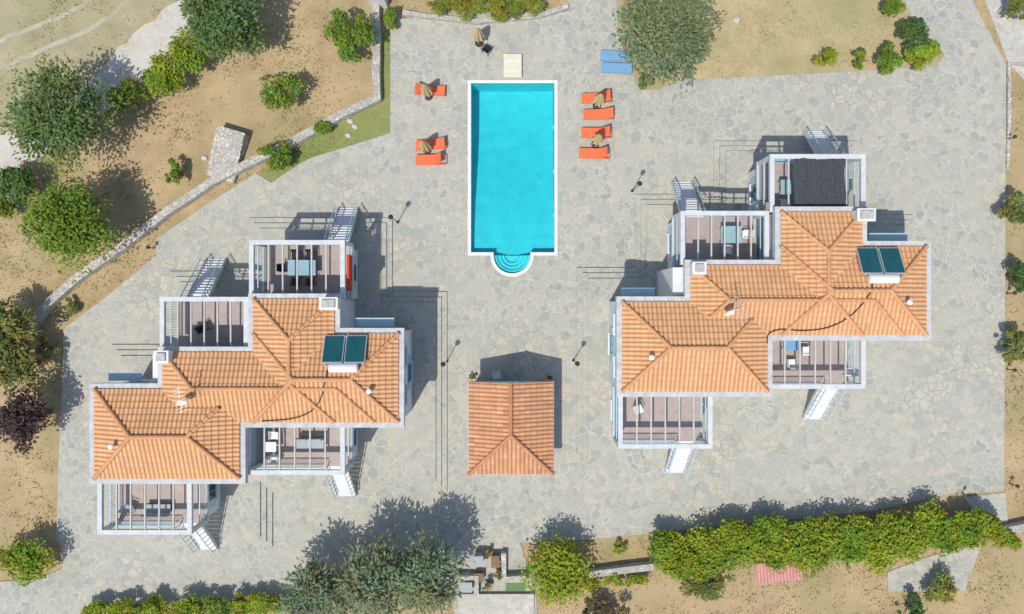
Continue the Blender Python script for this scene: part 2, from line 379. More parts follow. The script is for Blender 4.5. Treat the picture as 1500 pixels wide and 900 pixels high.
def caps(rects, z0, s, col, seed, parent, org):
    rd = random.Random(seed)
    for (x0, x1, y0, y1, gb) in rects:
        w, h = x1 - x0, y1 - y0
        if gb:
            m_ = w / 2; r0 = (x0 + m_, y0 + m_); r1 = (x0 + m_, y1); segs = [(r0, r1), ((x0, y0), r0), ((x1, y0), r0)]
        elif w >= h:
            m_ = h / 2; r0 = (x0 + m_, y0 + m_); r1 = (x1 - m_, y0 + m_); segs = [(r0, r1), ((x0, y0), r0), ((x0, y1), r0), ((x1, y0), r1), ((x1, y1), r1)]
        else:
            m_ = w / 2; r0 = (x0 + m_, y0 + m_); r1 = (x0 + m_, y1 - m_); segs = [(r0, r1), ((x0, y0), r0), ((x1, y0), r0), ((x0, y1), r1), ((x1, y1), r1)]
        for a, b in segs:
            mb = MB()
            a = Vector(a); b = Vector(b); L = (b - a).length; n = max(1, int(L / .36))
            for k in range(n):
                p = a.lerp(b, k / n); q = a.lerp(b, (k + 1.12) / n) if k < n - 1 else b; mpt = (p + q) / 2
                def hh(pt):
                    ds = [pt.y - y0, pt.x - x0, x1 - pt.x] + ([] if gb else [y1 - pt.y]); return max(0, min(ds))
                if hh(mpt) < rheight(rects, mpt.x, mpt.y) - .06: continue
                p3 = Vector((p.x, p.y, z0 + s * hh(p) + .04)); q3 = Vector((q.x, q.y, z0 + s * hh(q) + .02))
                d = (q3 - p3).normalized(); u = d.cross(Vector((0, 0, 1))).normalized(); w_ = u.cross(d)
                vs = []
                for pp, r in ((p3, .135), (q3, .105)):
                    for t in range(7):
                        an = math.pi * t / 6; vs.append(pp + u * math.cos(an) * r + w_ * math.sin(an) * r)
                v = rd.gauss(1, .05)
                mb.add(vs, [(t, t + 1, t + 8, t + 7) for t in range(6)]); mb.c += [tuple(c * v for c in col)] * 6
            if mb.v: mb.build('ridge', mTile, parent, org)

# ------------------------------------------------------------------ villas
VO = (-15.4, -5.0, 0.0); OFF = (30.9, 5.1)
RX = [(-24.5, -15.9, -10.1, -4.75, False), (-20.5, -8.0, -6.8, -2.6, False), (-15.2, -10.35, -6.8, .52, False), (-15.2, -6.6, -6.8, -1.5, False)]
WP = [(-24.5, -10.1), (-15.9, -10.1), (-15.9, -6.8), (-6.6, -6.8), (-6.6, -1.5), (-10.35, -1.5), (-10.35, .52), (-15.2, .52), (-15.2, -2.6), (-20.5, -2.6), (-20.5, -4.75), (-24.5, -4.75)]
Z0 = 5.5; SL = .37; GF = .42; TF = 2.9
villa = thing('villa', 'left white villa with orange tiled roofs and four pergola terraces', 'house', VO, group='twin holiday villas')
MB().prism(WP, GF, 5.08).build('wall', mWall, villa, VO)
MB().prism(offset(WP, .27), 5.08, 5.50, bottom=True).build('cornice', mWhite2, villa, VO)
TC = (.66, .365, .185)
RT = [(a + .04, b - .04, c + .04, d - .04, g) for a, b, c, d, g in RX]
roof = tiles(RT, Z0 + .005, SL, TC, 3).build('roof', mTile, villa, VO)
caps(RT, Z0 + .06, SL, (.58, .305, .15), 4, roof, VO)
def rz_(x, y): return Z0 + SL * rheight(RX, x, y)
for px, py in ((170, 652), (543, 572)):
    x, y = P(px, py, 6.0); z = rz_(x, y)
    MB().lathe(x, y, [(.09, z - .1), (.09, z + .45), (.16, z + .46), (.16, z + .5), (.05, z + .56)], 10).build('vent_pipe', mPW, roof, VO)
def part_box(name, mat, *bx, parent=None):
    mb = MB()
    for b_ in bx: mb.box(*b_)
    return mb.build(name, mat, parent or villa, VO)
for (px, py, w, d) in ((482, 445, .95, .62), (238, 523, .7, .62)):
    x, y = P(px, py, 6.2)
    ch = part_box('chimney', mWhite, (x - w / 2, x + w / 2, y - d / 2, y + d / 2, 5.4, 6.25), (x - w / 2 - .06, x + w / 2 + .06, y - d / 2 - .06, y + d / 2 + .06, 6.25, 6.34))
    part_box('chimney_cap', mStain, (x - w / 2 + .1, x + w / 2 - .1, y - d / 2 + .08, y + d / 2 - .08, 6.34, 6.46), parent=ch)
part_box('shaft', mWhite, (-21.35, -20.52, -4.7, -2.75, GF, 4.95))
part_box('awning', mBlue, (-24.3, -22.3, -4.44, -3.95, 4.35, 4.42))
part_box('awning', mBlue, (-9.4, -7.1, -1.19, -.65, 4.35, 4.42))
TER = [(-15.6, -9.92, .53, 3.97, 'S', (-11.55, -10.25), 1), (-20.9, -15.65, -2.59, .60, 'S', (-20.3, -19.0), 1),
       (-15.88, -9.92, -9.95, -6.81, 'N', (-11.6, -10.35), -1), (-24.6, -19.0, -13.5, -10.11, 'N', (-20.75, -19.5), -1)]
def railing(a, b, z):
    mb = MB(); a = Vector(a); b = Vector(b); L = (b - a).length
    mb.bar((*a, z + .9), (*b, z + .9), .06, .05); mb.bar((*a, z + .12), (*b, z + .12), .035)
    for k in range(int(L / .16) + 1):
        p = a.lerp(b, k * .16 / L); mb.bar((*p, z + .1), (*p, z + .9), .022)
    return mb
for ti, (x0, x1, y0, y1, att, (sx0, sx1), sd) in enumerate(TER):
    ins = .25
    part_box('terrace_wall', mWall, (x0 + ins, x1 - ins, y0 + (ins if att == 'N' else 0), y1 - (ins if att == 'S' else 0), GF, 2.68))
    part_box('terrace_slab', mFrame, (x0, x1, y0, y1, 2.68, 2.87))
    part_box('terrace_floor', mFloor, (x0 + .12, x1 - .12, y0 + .02, y1 - .02 - (.1 if att == 'S' else 0), 2.87, TF))
    w = .27; zt0, zt1 = 4.80, 5.03
    yo = (y1 - w, y1) if att == 'S' else (y0, y0 + w)
    yi = (y0, y0 + .12) if att == 'S' else (y1 - .12, y1)
    ylo, yhi = min(yo[1], yi[1]), max(yo[0], yi[0])
    part_box('pergola_frame', mFrame, (x0, x1, yo[0], yo[1], zt0, zt1), (x0, x0 + w, ylo, yhi, zt0, zt1), (x1 - w, x1, ylo, yhi, zt0, zt1), (x0, x1, yi[0], yi[1], zt0, zt1))
    for xx in (x0 + .02, x1 - .25):
        part_box('post', mFrame, (xx, xx + .23, (yo[0] + .02), (yo[1] - .02), 2.872, zt0))
    nb = 5
    for k in range(nb):
        xx = x0 + w + (x1 - x0 - 2 * w) * (k + 1) / (nb + 1)
        part_box('pergola_beam', mBeam, (xx - .04, xx + .04, ylo, yhi, zt0 + .1, zt1 - .03))
    yout = y1 - .1 if att == 'S' else y0 + .1
    for a, b in (((x0 + .08, y0 + .05), (x0 + .08, y1 - .05)), ((x1 - .08, y0 + .05), (x1 - .08, y1 - .05)), ((x0 + .1, yout), (sx0 - .05, yout)), ((sx1 + .05, yout), (x1 - .1, yout))):
        if (Vector(a) - Vector(b)).length > .3: railing(a, b, TF).build('railing', mBlue, villa, VO)
    yt = y1 if att == 'S' else y0; yb_ = yt + sd * 2.55; n_ = 14; mb = MB()
    for k in range(n_):
        z = TF - .02 - (TF - .1) * (k + 1) / (n_ + .3); y = yt + sd * (2.55 * k / n_)
        ya_, yc_ = sorted((y, y + sd * .24)); mb.box(sx0 + .05, sx1 - .05, ya_, yc_, z - .04, z)
    st = mb.build('staircase', mWhite, villa, VO)
    for xx in (sx0, sx1):
        MB().bar((xx, yt, TF - .15), (xx, yb_, .15), .07, .22).build('stringer', mFrame, st, VO)
        r_ = MB(); r_.bar((xx, yt, TF + .85), (xx, yb_, .98), .05)
        for k in range(8):
            f = (k + .3) / 7.6; r_.bar((xx, yt + sd * 2.55 * f, TF - .15 - (TF - .3) * f), (xx, yt + sd * 2.55 * f, TF + .83 - (TF - .13) * f), .03)
        r_.build('handrail', mBlue, st, VO)
def opening(kind, side, c, a, z, w, h):
    sg = {'E': 1, 'W': -1, 'N': 1, 'S': -1}[side]
    def bx(a0, a1, d0, d1, z0, z1):
        lo, hi = sorted((c + sg * d0, c + sg * d1))
        return (lo, hi, a0, a1, z0, z1) if side in 'EW' else (a0, a1, lo, hi, z0, z1)
    t = .09
    fr_ = part_box(kind, mBlueD, bx(a - w / 2, a + w / 2, .0, .06, z, z + t), bx(a - w / 2, a + w / 2, .0, .06, z + h - t, z + h), bx(a - w / 2, a - w / 2 + t, .0, .06, z + t, z + h - t), bx(a + w / 2 - t, a + w / 2, .0, .06, z + t, z + h - t), bx(a - .03, a + .03, .0, .05, z + t, z + h - t))
    part_box('pane', mGlass, bx(a - w / 2 + t, a + w / 2 - t, .005, .03, z + t, z + h - t), parent=fr_)
    if kind == 'window': part_box('sill', mWhite, bx(a - w / 2 - .1, a + w / 2 + .1, .0, .16, z - .07, z - .005), parent=fr_)
    for sgn in (-1, 1):
        aa = sorted((a + sgn * w / 2, a + sgn * (w / 2 + w * .42)))
        part_box('shutter', mBlue, bx(aa[0], aa[1], .005, .05, z, z + h), parent=fr_)
for a_ in (('window', 'E', -6.6, -3.0, 3.5, 1.1, 1.2), ('window', 'E', -6.6, -5.4, 3.5, 1.1, 1.2), ('window', 'E', -6.6, -4.2, 1.1, 1.2, 1.2), ('window', 'W', -24.5, -8.8, 3.5, 1.1, 1.2), ('window', 'W', -24.5, -6.2, 3.5, 1.1, 1.2), ('window', 'W', -24.5, -7.5, 1.1, 1.2, 1.2),
           ('window', 'N', -4.75, -23.2, 3.0, 1.1, 1.2), ('window', 'N', -1.5, -8.2, 3.0, 1.1, 1.2), ('door', 'N', .52, -13.6, TF, 1.5, 1.85), ('door', 'N', -2.6, -18.2, TF, 1.5, 1.85), ('door', 'S', -6.8, -12.9, TF, 1.7, 1.85), ('door', 'S', -10.1, -21.9, TF, 1.7, 1.85), ('window', 'S', -6.8, -8.2, 3.5, 1.1, 1.2), ('window', 'S', -10.1, -17.4, 3.5, 1.1, 1.2), ('window', 'E', -10.17, 2.2, 1.2, 1.1, 1.1), ('window', 'E', -10.17, -8.4, 1.2, 1.1, 1.1), ('window', 'E', -19.25, -11.8, 1.2, 1.1, 1.1), ('window', 'W', -15.35, 2.2, 1.2, 1.1, 1.1), ('window', 'W', -20.65, -1.0, 1.2, 1.1, 1.1), ('window', 'W', -24.35, -11.8, 1.2, 1.1, 1.1)):
    opening(*a_)
def dup(root, loc):
    r = root.copy(); C.objects.link(r); r.location = loc
    for ch in list(root.children):
        c_ = ch.copy(); C.objects.link(c_); c_.parent = r
        for g_ in list(ch.children):
            d_ = g_.copy(); C.objects.link(d_); d_.parent = c_
    return r
v2 = dup(villa, (VO[0] + OFF[0], VO[1] + OFF[1], 0)); v2['label'] = 'right white villa with orange tiled roofs and a black shade net over its top terrace'
PL = [(365, 320), (365, 398), (250, 398), (250, 505), (165, 505), (165, 800), (400, 800), (400, 720), (655, 720), (655, 428), (575, 428), (575, 320)]
PLw = PP(PL)
for nm, ox, oy in (('left', 0, 0), ('right', *OFF)):
    q = [(x + ox, y + oy) for x, y in PLw]; mb = MB()
    for k in range(3): mb.prism(offset(q, -.36 * k), .05 + .12 * k, .06 + .12 * (k + 1))
    struct('plinth', mb, mPave, f'low three stepped stone plinth under the {nm} villa', 'steps')

# ------------------------------------------------------------------ pool house
PX = (-2.72, 2.58, -10.5, -4.68, True)
ph = thing('pool_house', 'small square pool house with a reddish hipped tile roof below the pool', 'house', (-.07, -7.6, 0)); phO = (-.07, -7.6, 0)
wl = MB().box(PX[0] + .3, PX[1] - .3, PX[2] + .3, PX[3] - .25, .06, 2.5)
wl.build('wall', mWall, ph, phO)
MB().prism([(PX[0] - .05, PX[2] - .05), (PX[1] + .05, PX[2] - .05), (PX[1] + .05, PX[3] + .02), (PX[0] - .05, PX[3] + .02)], 2.5, 2.62, bottom=True).build('eave_board', mWhite2, ph, phO)
MB().add([(PX[0] + .1, PX[3] - .02, 2.62), (PX[1] - .1, PX[3] - .02, 2.62), ((PX[0] + PX[1]) / 2, PX[3] - .02, 2.62 + .42 * 2.55)], [(0, 1, 2)]).build('gable', mWhite, ph, phO)
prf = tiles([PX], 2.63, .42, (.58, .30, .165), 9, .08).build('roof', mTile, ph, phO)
caps([PX], 2.68, .42, (.52, .235, .12), 10, prf, phO)
mb = MB().box(-.9, .75, -4.93, -4.87, .06, 2.2); d_ = mb.build('door', mBlueD, ph, phO)
MB().box(-.72, -.1, -4.86, -4.85, .5, 2.0).box(0, .57, -4.86, -4.85, .5, 2.0).build('pane', mGlass, d_, phO)
for xs in (-2.43, 2.28): MB().box(xs - .03 if xs < 0 else xs, xs if xs < 0 else xs + .03, -8.4, -7.2, 1.1, 2.1).build('window', mGlass, ph, phO)
def pot(px, py, label, s=1.0, z=.06, col=(.14, .22, .06)):
    x, y = P(px, py, z); t = thing('potted_plant', label, 'potted plant', (x, y, z))
    MB().lathe(0, 0, [(.13 * s, 0), (.2 * s, .3 * s), (.22 * s, .32 * s), (.18 * s, .32 * s)], 12).build('pot', mTerra, t)
    leafcloud(.33 * s, .33 * s, .28 * s, .55 * s, 160, .12, 'broad', col, px * 7 + py, 6).build('foliage', mLeaf, t)

# ------------------------------------------------------------------ foliage
def leafcloud(rx, ry, rz, zc, n, ls, style, base, seed, K):
    rg = np.random.default_rng(seed)
    d = rg.normal(size=(K, 3)); d /= np.linalg.norm(d, axis=1)[:, None]; d[:, 2] = np.abs(d[:, 2]) * .9 - .15
    rad = rg.uniform(.1, 1, K) ** .5 * .80
    c = d * rad[:, None] * np.array([rx, ry, rz]); lr = rg.uniform(.14, .40, K) * (rx + ry) / 2
    if style == 'sparse': lr *= .75
    if style in ('feather', 'wispy'): lr *= .9
    br = rg.uniform(.82, 1.22, K); hue = rg.uniform(-.12, .16, K)
    w = lr ** 2; idx = rg.choice(K, n, p=w / w.sum())
    e = rg.normal(size=(n, 3)); e /= np.linalg.norm(e, axis=1)[:, None]; e[:, 2] = np.where(e[:, 2] < -.3, -e[:, 2], e[:, 2])
    rr = lr[idx] * (.35 + .8 * rg.uniform(0, 1, n) ** .7)
    sc = np.array([1, 1, min(1.0, rz / rx * 1.1)])
    p = c[idx] + e * rr[:, None] * sc
    radial = p / (np.linalg.norm(p, axis=1)[:, None] + .01)
    p[:, 2] += zc
    if style in ('feather', 'wispy'):
        wf = .24 if style == 'feather' else .17
        ax = e * .6 + radial * (.5 if style == 'feather' else .9) + rg.normal(size=(n, 3)) * .4; nn = rg.normal(size=(n, 3)) * .6 + np.array([-.1, -.15, 1.4]); L = ls * rg.uniform(.6, 1.3, n); W = ls * wf * rg.uniform(.7, 1.3, n)
    else:
        nn = e * .7 + rg.normal(size=(n, 3)) * .5 + np.array([-.05, -.1, .65]); ax = rg.normal(size=(n, 3)); L = ls * rg.uniform(.6, 1.3, n); W = L * rg.uniform(.28, .42, n)
    nn /= np.linalg.norm(nn, axis=1)[:, None]
    ax -= nn * (ax * nn).sum(1)[:, None]; ax /= np.linalg.norm(ax, axis=1)[:, None] + 1e-9
    bt = np.cross(nn, ax)
    A = ax * L[:, None] * .5; B = bt * W[:, None]
    V = np.stack([p - A, p + B * .9 - A * .1 , p + A, p - B * .9 - A * .1], axis=1).reshape(-1, 3)
    V[:, 2] = np.maximum(V[:, 2], .03)
    F = np.arange(4 * n).reshape(-1, 4)
    bs = np.array(base)[None, :] * (br[idx] * rg.uniform(.78, 1.28, n))[:, None]
    h_ = hue[idx] + rg.uniform(-.08, .08, n); bs[:, 0] *= 1 + h_ * 1.8; bs[:, 2] *= 1 - h_
    mb = MB(); mb.v = V.tolist(); mb.f = F.tolist(); mb.c = bs.tolist(); return mb
def plant(name, label, cat, px, py, rpx, h, style='broad', col=(.10, .17, .03), group=None, ry=None, dens=1.0, seed=None, ls=None):
    tall = style in ('feather', 'wispy') and h > 3
    zf = .5 if tall else .55
    zc = h * zf; x, y = P(px, py, zc); k = (H - zc) / H / S; rx = rpx * k; ryw = (ry or rpx) * k
    seed = seed or int(px * 13 + py * 7 + 99); rd = random.Random(seed)
    t = thing(name, label, cat, (x, y, 0), 0, group)
    th = min(.22, .05 + h * .03); mb = MB()
    bend = (rd.uniform(-.2, .2), rd.uniform(-.2, .2))
    mb.tube([(0, 0, -.05), (bend[0] * .3, bend[1] * .3, zc * .4), (bend[0], bend[1], zc * .9)], [th * 1.3, th, th * .7])
    R = (rx + ryw) / 2
    for q in range(5):
        a = q * 1.256 + rd.uniform(-.4, .4)
        mb.tube([(bend[0] * .3, bend[1] * .3, zc * .4), (math.cos(a) * rx * .35, math.sin(a) * ryw * .35, zc * .85), (math.cos(a) * rx * .62, math.sin(a) * ryw * .62, zc * 1.12)], [th * .6, th * .4, th * .15], 5)
    mb.build('trunk', mTrunk, t)
    ls = ls or (.23 if R > 1.5 else .19)
    if style == 'feather': ls = .31
    if style == 'wispy': ls = .42
    area = rx * ryw * 6.3; n = int(min(13000, area / (ls * ls * {'feather': .24, 'wispy': .17}.get(style, .30)) * 1.75 * dens)); n = max(n, 120)
    K = int(max(10, min(110, area * 1.8)))
    leafcloud(rx, ryw, h * (.5 if tall else .44), zc, n, ls, style, col, seed, K).build('crown', mLeaf, t)
    return t
BR = (.165, .265, .035); YG = (.25, .335, .032); DK = (.095, .17, .045); FE = (.135, .21, .07); OL = (.20, .23, .065); GF_ = (.18, .24, .125); PU = (.095, .065, .065); SI = (.20, .26, .15)
for a in [
 ('tree', 'large feathery dark green tree at the top edge beside the gravel track', 'tree', 332, 30, 68, 5.5, 'feather', FE),
 ('bush', 'yellow green bush just below and left of the topmost feathery tree', 'bush', 276, 78, 34, 2.4, 'broad', YG),
 ('bush', 'yellow green bush beside the track, middle of three in a row', 'bush', 240, 115, 34, 2.4, 'broad', YG),
 ('bush', 'bright green bush touching the big dark feathery tree at the left', 'bush', 187, 142, 30, 2.4, 'broad', BR),
 ('tree', 'very large dark feathery tree at the left beside the gravel track', 'tree', 95, 175, 84, 6.0, 'feather', FE, None, None, .85),
 ('tree', 'bright green tree on dry ground left of the topmost stone wall', 'tree', 511, 52, 42, 3.2, 'sparse', BR),
 ('tree', 'thin sparse green tree on the brown slope above the stone block', 'tree', 415, 135, 40, 2.6, 'sparse', BR, None, 32, .55),
 ('tree', 'large bright green broadleaf tree at the left beyond the stone wall', 'tree', 105, 330, 76, 5.5, 'broad', BR, None, None, .9),
 ('bush', 'small sparse bush left of the pale stone block', 'bush', 257, 252, 22, 1.6, 'sparse', BR, None, None, .7),
 ('bush', 'small round bush on the grass strip beside the stone wall', 'bush', 475, 190, 15, 1.2, 'broad', BR),
 ('bush', 'rounded green bush at the lower tip of the grass strip', 'bush', 404, 231, 28, 1.8, 'broad', BR),
 ('bush', 'bushy green shrub at the left edge below the dark feathery tree', 'bush', 28, 268, 34, 2.4, 'broad', DK),
 ('bush', 'low shrub on the left edge below the gravel track', 'bush', 5, 300, 22, 1.8, 'broad', BR),
 ('tree', 'olive green tree cut by the left edge beside the lower stone wall end', 'tree', 15, 478, 46, 3.6, 'wispy', OL),
 ('tree', 'olive green tree at the left edge above the purple tree', 'tree', 22, 535, 48, 3.8, 'sparse', OL, None, None, .8),
 ('bush', 'small dry bush between the olive tree and the paving', 'bush', 70, 510, 22, 1.5, 'sparse', OL, None, None, .7),
 ('tree', 'dark purple leaved tree at the left edge', 'tree', 38, 612, 52, 4.0, 'sparse', PU, None, None, .8),
 ('bush', 'thin low weed clump on the strip between wall and paving at left', 'bush', 105, 450, 16, .8, 'sparse', OL),
 ('bush', 'large bright green rounded bush at the lower left edge', 'bush', 38, 820, 54, 2.4, 'broad', YG, None, 34),
 ('bush', 'small round bush at the left end of the top planting bed', 'bush', 575, 27, 17, 1.4, 'broad', BR),
 ('tree', 'big feathery grey green tree standing between pool area and top lawn', 'tree', 976, 45, 80, 6.0, 'feather', GF_, None, 86, .9),
 ('bush', 'small yellow green bush at the foot of the big grey green tree', 'bush', 945, 122, 15, 1.2, 'broad', OL),
 ('bush', 'round bush at the top edge of the lawn', 'bush', 1305, 10, 21, 1.8, 'broad', BR),
 ('bush', 'dark green round bush on the lawn corner beside the paving', 'bush', 1335, 47, 27, 1.9, 'broad', DK),
 ('bush', 'yellow green spreading bush at the right corner of the lawn', 'bush', 1352, 78, 30, 1.5, 'sparse', YG),
 ('bush', 'green upright bush third from the left on the lawn edge', 'bush', 1300, 88, 20, 1.8, 'broad', BR, None, 25),
 ('bush', 'small green bush second from the left on the lawn edge', 'bush', 1261, 88, 20, 1.2, 'sparse', BR, None, 16),
 ('bush', 'yellowish upright bush leftmost on the lawn edge', 'bush', 1208, 85, 15, 1.6, 'broad', YG, None, 22),
 ('bush', 'yellow green shrub, upper of three on the right edge', 'bush', 1484, 305, 26, 1.9, 'sparse', OL, None, 34),
 ('bush', 'dark green shrub, middle of three on the right edge', 'bush', 1492, 403, 20, 1.9, 'broad', DK, None, 28),
 ('bush', 'olive shrub, lowest of three on the right edge', 'bush', 1488, 508, 26, 1.9, 'sparse', OL, None, 32),
 ('bush', 'green shrub in the top right corner beside the pale path', 'bush', 1492, 10, 22, 1.8, 'broad', OL),
 ('tree', 'feathery grey green tree, leftmost at the bottom edge', 'tree', 470, 862, 74, 5.0, 'wispy', SI, None, 56, .75),
 ('tree', 'feathery grey green tree, middle of the three at the bottom edge', 'tree', 553, 852, 76, 5.6, 'wispy', SI, None, 72, .75),
 ('tree', 'feathery grey green tree beside the garden steps at the bottom edge', 'tree', 627, 840, 58, 6.2, 'wispy', SI, None, 70, .75),
 ('tree', 'bright green bushy tree right of the garden steps', 'tree', 815, 838, 56, 3.0, 'broad', YG),
 ('bush', 'tiny round bush on dry ground above the low stone wall', 'bush', 908, 803, 10, .8, 'broad', YG),
 ('bush', 'wispy grass like shrub below the left end of the long hedge', 'bush', 1035, 852, 46, 1.6, 'wispy', OL, None, 26),
 ('bush', 'wispy round shrub below the paved path at bottom right', 'bush', 1381, 866, 28, 1.6, 'wispy', (.24, .27, .065)),
 ('bush', 'dark thin bush at the bottom edge left of the wispy round shrub', 'bush', 1335, 893, 24, 1.2, 'sparse', DK),
 ('bush', 'sparse dark bush at the bottom edge below the low stone wall', 'bush', 885, 900, 48, 1.6, 'sparse', (.14, .13, .07), None, 24, .7),
 ('bush', 'green bush at the far right end of the long hedge', 'bush', 1474, 794, 24, 1.3, 'broad', YG),
 ]: plant(*a)
random.seed(21)
ordn = ['first', 'second', 'third', 'fourth', 'fifth', 'sixth', 'seventh', 'eighth', 'ninth', 'tenth', 'eleventh', 'twelfth', 'thirteenth', 'fourteenth', 'fifteenth', 'sixteenth', 'seventeenth']
hx = [(978, 810, 38, 38), (1010, 818, 42, 36), (1044, 802, 44, 42), (1080, 796, 44, 42), (1114, 788, 44, 40), (1148, 796, 44, 42), (1182, 798, 44, 44), (1216, 788, 44, 42), (1250, 790, 44, 44), (1284, 792, 44, 50), (1318, 784, 44, 46), (1352, 776, 44, 40), (1386, 774, 42, 38), (1420, 768, 38, 34), (1450, 778, 30, 28)]
for i, (a, b_, r, ry) in enumerate(hx):
    plant('hedge_bush', f'{ordn[i]} bright green bush from the left in the long hedge row', 'bush', a, b_, r, 2.2, 'broad', YG if i % 4 else (.215, .32, .03), 'bushes of the long hedge at bottom right', ry, 1.1)
for i, (a, b_, r) in enumerate([(148, 897, 36), (190, 896, 36), (232, 893, 38), (275, 892, 38), (318, 889, 38), (362, 886, 38), (402, 882, 34)]):
    plant('hedge_bush', f'{ordn[i]} bush from the left in the low hedge along the bottom edge', 'bush', a, b_, r, 1.6, 'broad', YG if i != 4 else BR, 'bushes of the low hedge at bottom left', 20)
for i, (a, b_, r) in enumerate([(650, 4, 32), (690, 8, 38), (732, 10, 38), (768, 6, 34)]):
    plant('hedge_bush', f'{ordn[i]} olive green bush from the left in the bed at the top edge', 'bush', a, b_, r, 1.5, 'broad', (.22, .265, .045), 'bushes of the top planting bed', 22)
for i, (a, b_) in enumerate([(868, 856), (900, 852), (930, 848)]):
    plant('hedge_bush', f'{ordn[i]} low green shrub from the left under the low stone wall', 'bush', a, b_, 22, .9, 'broad', YG, 'shrubs below the low stone wall', 12)

# ------------------------------------------------------------------ stone walls and stone block
def swall(pts, w, z, label, mat=mStone):
    mb = MB(); mb.prism(ribbon(rough(PP(pts), 1.2, .05, False), w), -.05, z)
    tag(mb.build('stone_wall', mat, None, (0, 0, 0)), label, 'wall')
swall([(553, -40), (553, 60), (555, 146), (500, 172), (430, 212), (375, 238), (312, 272), (250, 312), (182, 364), (120, 408), (84, 440), (30, 500)], .5, .65, 'long pale stone garden wall running diagonally down the upper left')
swall([(590, 22), (700, 34), (790, 26), (832, 12)], .3, .35, 'low stone kerb wall along the planting bed at the top edge')
swall([(862, 838), (905, 832), (955, 826)], .42, .6, 'short pale stone wall left of the long hedge at the bottom')
swall([(1462, 775), (1500, 768), (1560, 760)], .5, .6, 'short stone wall at the right edge below the hedge end')
swall([(1500, 95), (1476, 95), (1474, 250)], .2, .2, 'thin stone kerb at the upper right edge of the paving')
x, y = P(556, 6); t = thing('gate_pillar', 'white plastered gate pillar at the top edge beside the stone wall', 'pillar', (x, y, 0))
MB().box(-.55, .55, -.3, .5, 0, 1.5).build('shaft', mWhite, t); MB().box(-.65, .65, -.4, .6, 1.5, 1.6).build('cap', mWhite2, t)
x, y = P(336, 228); t = thing('stone_stairs', 'pale stone block with stepped top jutting from the diagonal wall', 'stairs', (x, y, 0), math.radians(-107 + 180))
for k in range(5):
    MB().box(-1.7 + .66 * k, -1.7 + .66 * (k + 1), -.95, .95, 0, .35 + .13 * k).build('step', mStone, t)
swall([(664, 842), (698, 842), (698, 868)], .35, .6, 'pale stone wall corner left of the pots by the bottom garden steps', mStone)
swall([(738, 806), (738, 842), (772, 842)], .35, .6, 'pale stone wall corner right of the pots by the bottom garden steps', mStone)
for i in range(4):
    xa_, ya_ = P(672, 868 + i * 9); xb_, yb2 = P(782, 877 + i * 9)
    struct('stair_step', MB().box(xa_, xb_, yb2, ya_, .055, .30 - .06 * i), mPath, f'{ordn[i]} pale stone step from the top below the garden pots', 'steps')
def crate(px, py, w, d, h, mat, label, rz=0):
    x, y = P(px, py); t = thing('storage_box', label, 'box', (x, y, .06), rz)
    MB().box(-w / 2, w / 2, -d / 2, d / 2, 0, h * .85).build('body', mat, t)
    MB().box(-w / 2 - .03, w / 2 + .03, -d / 2 - .03, d / 2 + .03, h * .85, h).build('lid', mat, t)
    MB().bar((-.12, -d / 2 - .05, h * .6), (.12, -d / 2 - .05, h * .6), .03).build('handle', mDark, t)
crate(702, 815, .55, .6, .9, mGrey, 'grey lidded bin nearest the villas by the garden steps')
crate(726, 818, .5, .7, .6, mWood, 'brown wooden box right of the grey bin by the garden steps')
crate(702, 842, .6, .5, .5, mWood, 'low brown box between the two garden wall corners')
crate(684, 856, .7, .6, .5, mGrey, 'pale grey box inside the left garden wall corner')
pot(716, 808, 'terracotta pot with green plant above the wooden box', 1.1)
pot(716, 856, 'terracotta pot with green plant above the garden steps', 1.2)
pot(730, 838, 'terracotta pot with plant beside the right garden wall corner', 1.0)
pot(692, 552, 'potted plant at the left rear corner of the pool house', .7)
pot(806, 553, 'potted plant at the right rear corner of the pool house', .7)
x, y = P(755, 860); tag(MB().box(x - .65, x + .65, y - .28, y + .28, .062, .085).build('door_mat', mMat), 'green mat lying at the foot of the right garden wall corner', 'mat')
x, y = P(1133, 831); t = thing('shed', 'low shed with a faded red sheet roof under the hedge', 'shed', (x, y, 0), math.radians(6))
MB().box(-1.3, 1.3, -.5, .5, 0, .75).build('wall', mRubble, t)
mb = MB(); nx = 56
for i in range(nx):
    xa_ = -1.5 + 3 * i / nx; xb_ = -1.5 + 3 * (i + 1) / nx; f = lambda q: .03 * math.sin(q * 2 * math.pi / 4)
    mb.add([(xa_, -.7, .8 + f(i)), (xb_, -.7, .8 + f(i + 1)), (xb_, .7, .95 + f(i + 1)), (xa_, .7, .95 + f(i))], [(0, 1, 2, 3)])
mb.build('roof', mPink, t)
x, y = P(1078, 30); tag(MB().lathe(x, y, [(.22, 0), (.24, .08), (.2, .16), (.08, .2)], 11, lambda i, k: 1 + .15 * math.sin(i * 2.3 + k)).build('boulder', mRubble), 'small pale boulder lying on the top lawn', 'rock')
random.seed(5)
for i, (px, py, lab) in enumerate([(513, 178, 'first pale rock in the grass strip, nearest the wall bend'), (520, 186, 'dark edged rock in the middle of the grass strip'), (510, 199, 'pale rock at the paving edge of the grass strip'), (300, 232, 'pale rubble lump left of the stone stairs block')]):
    x, y = P(px, py); tag(MB().lathe(x, y, [(.18, 0), (.19, .07), (.14, .13), (.07, .15)], 9, lambda i, k: 1 + .2 * math.sin(i * 1.7 + k)).build('rock', mRubble), lab, 'rock')

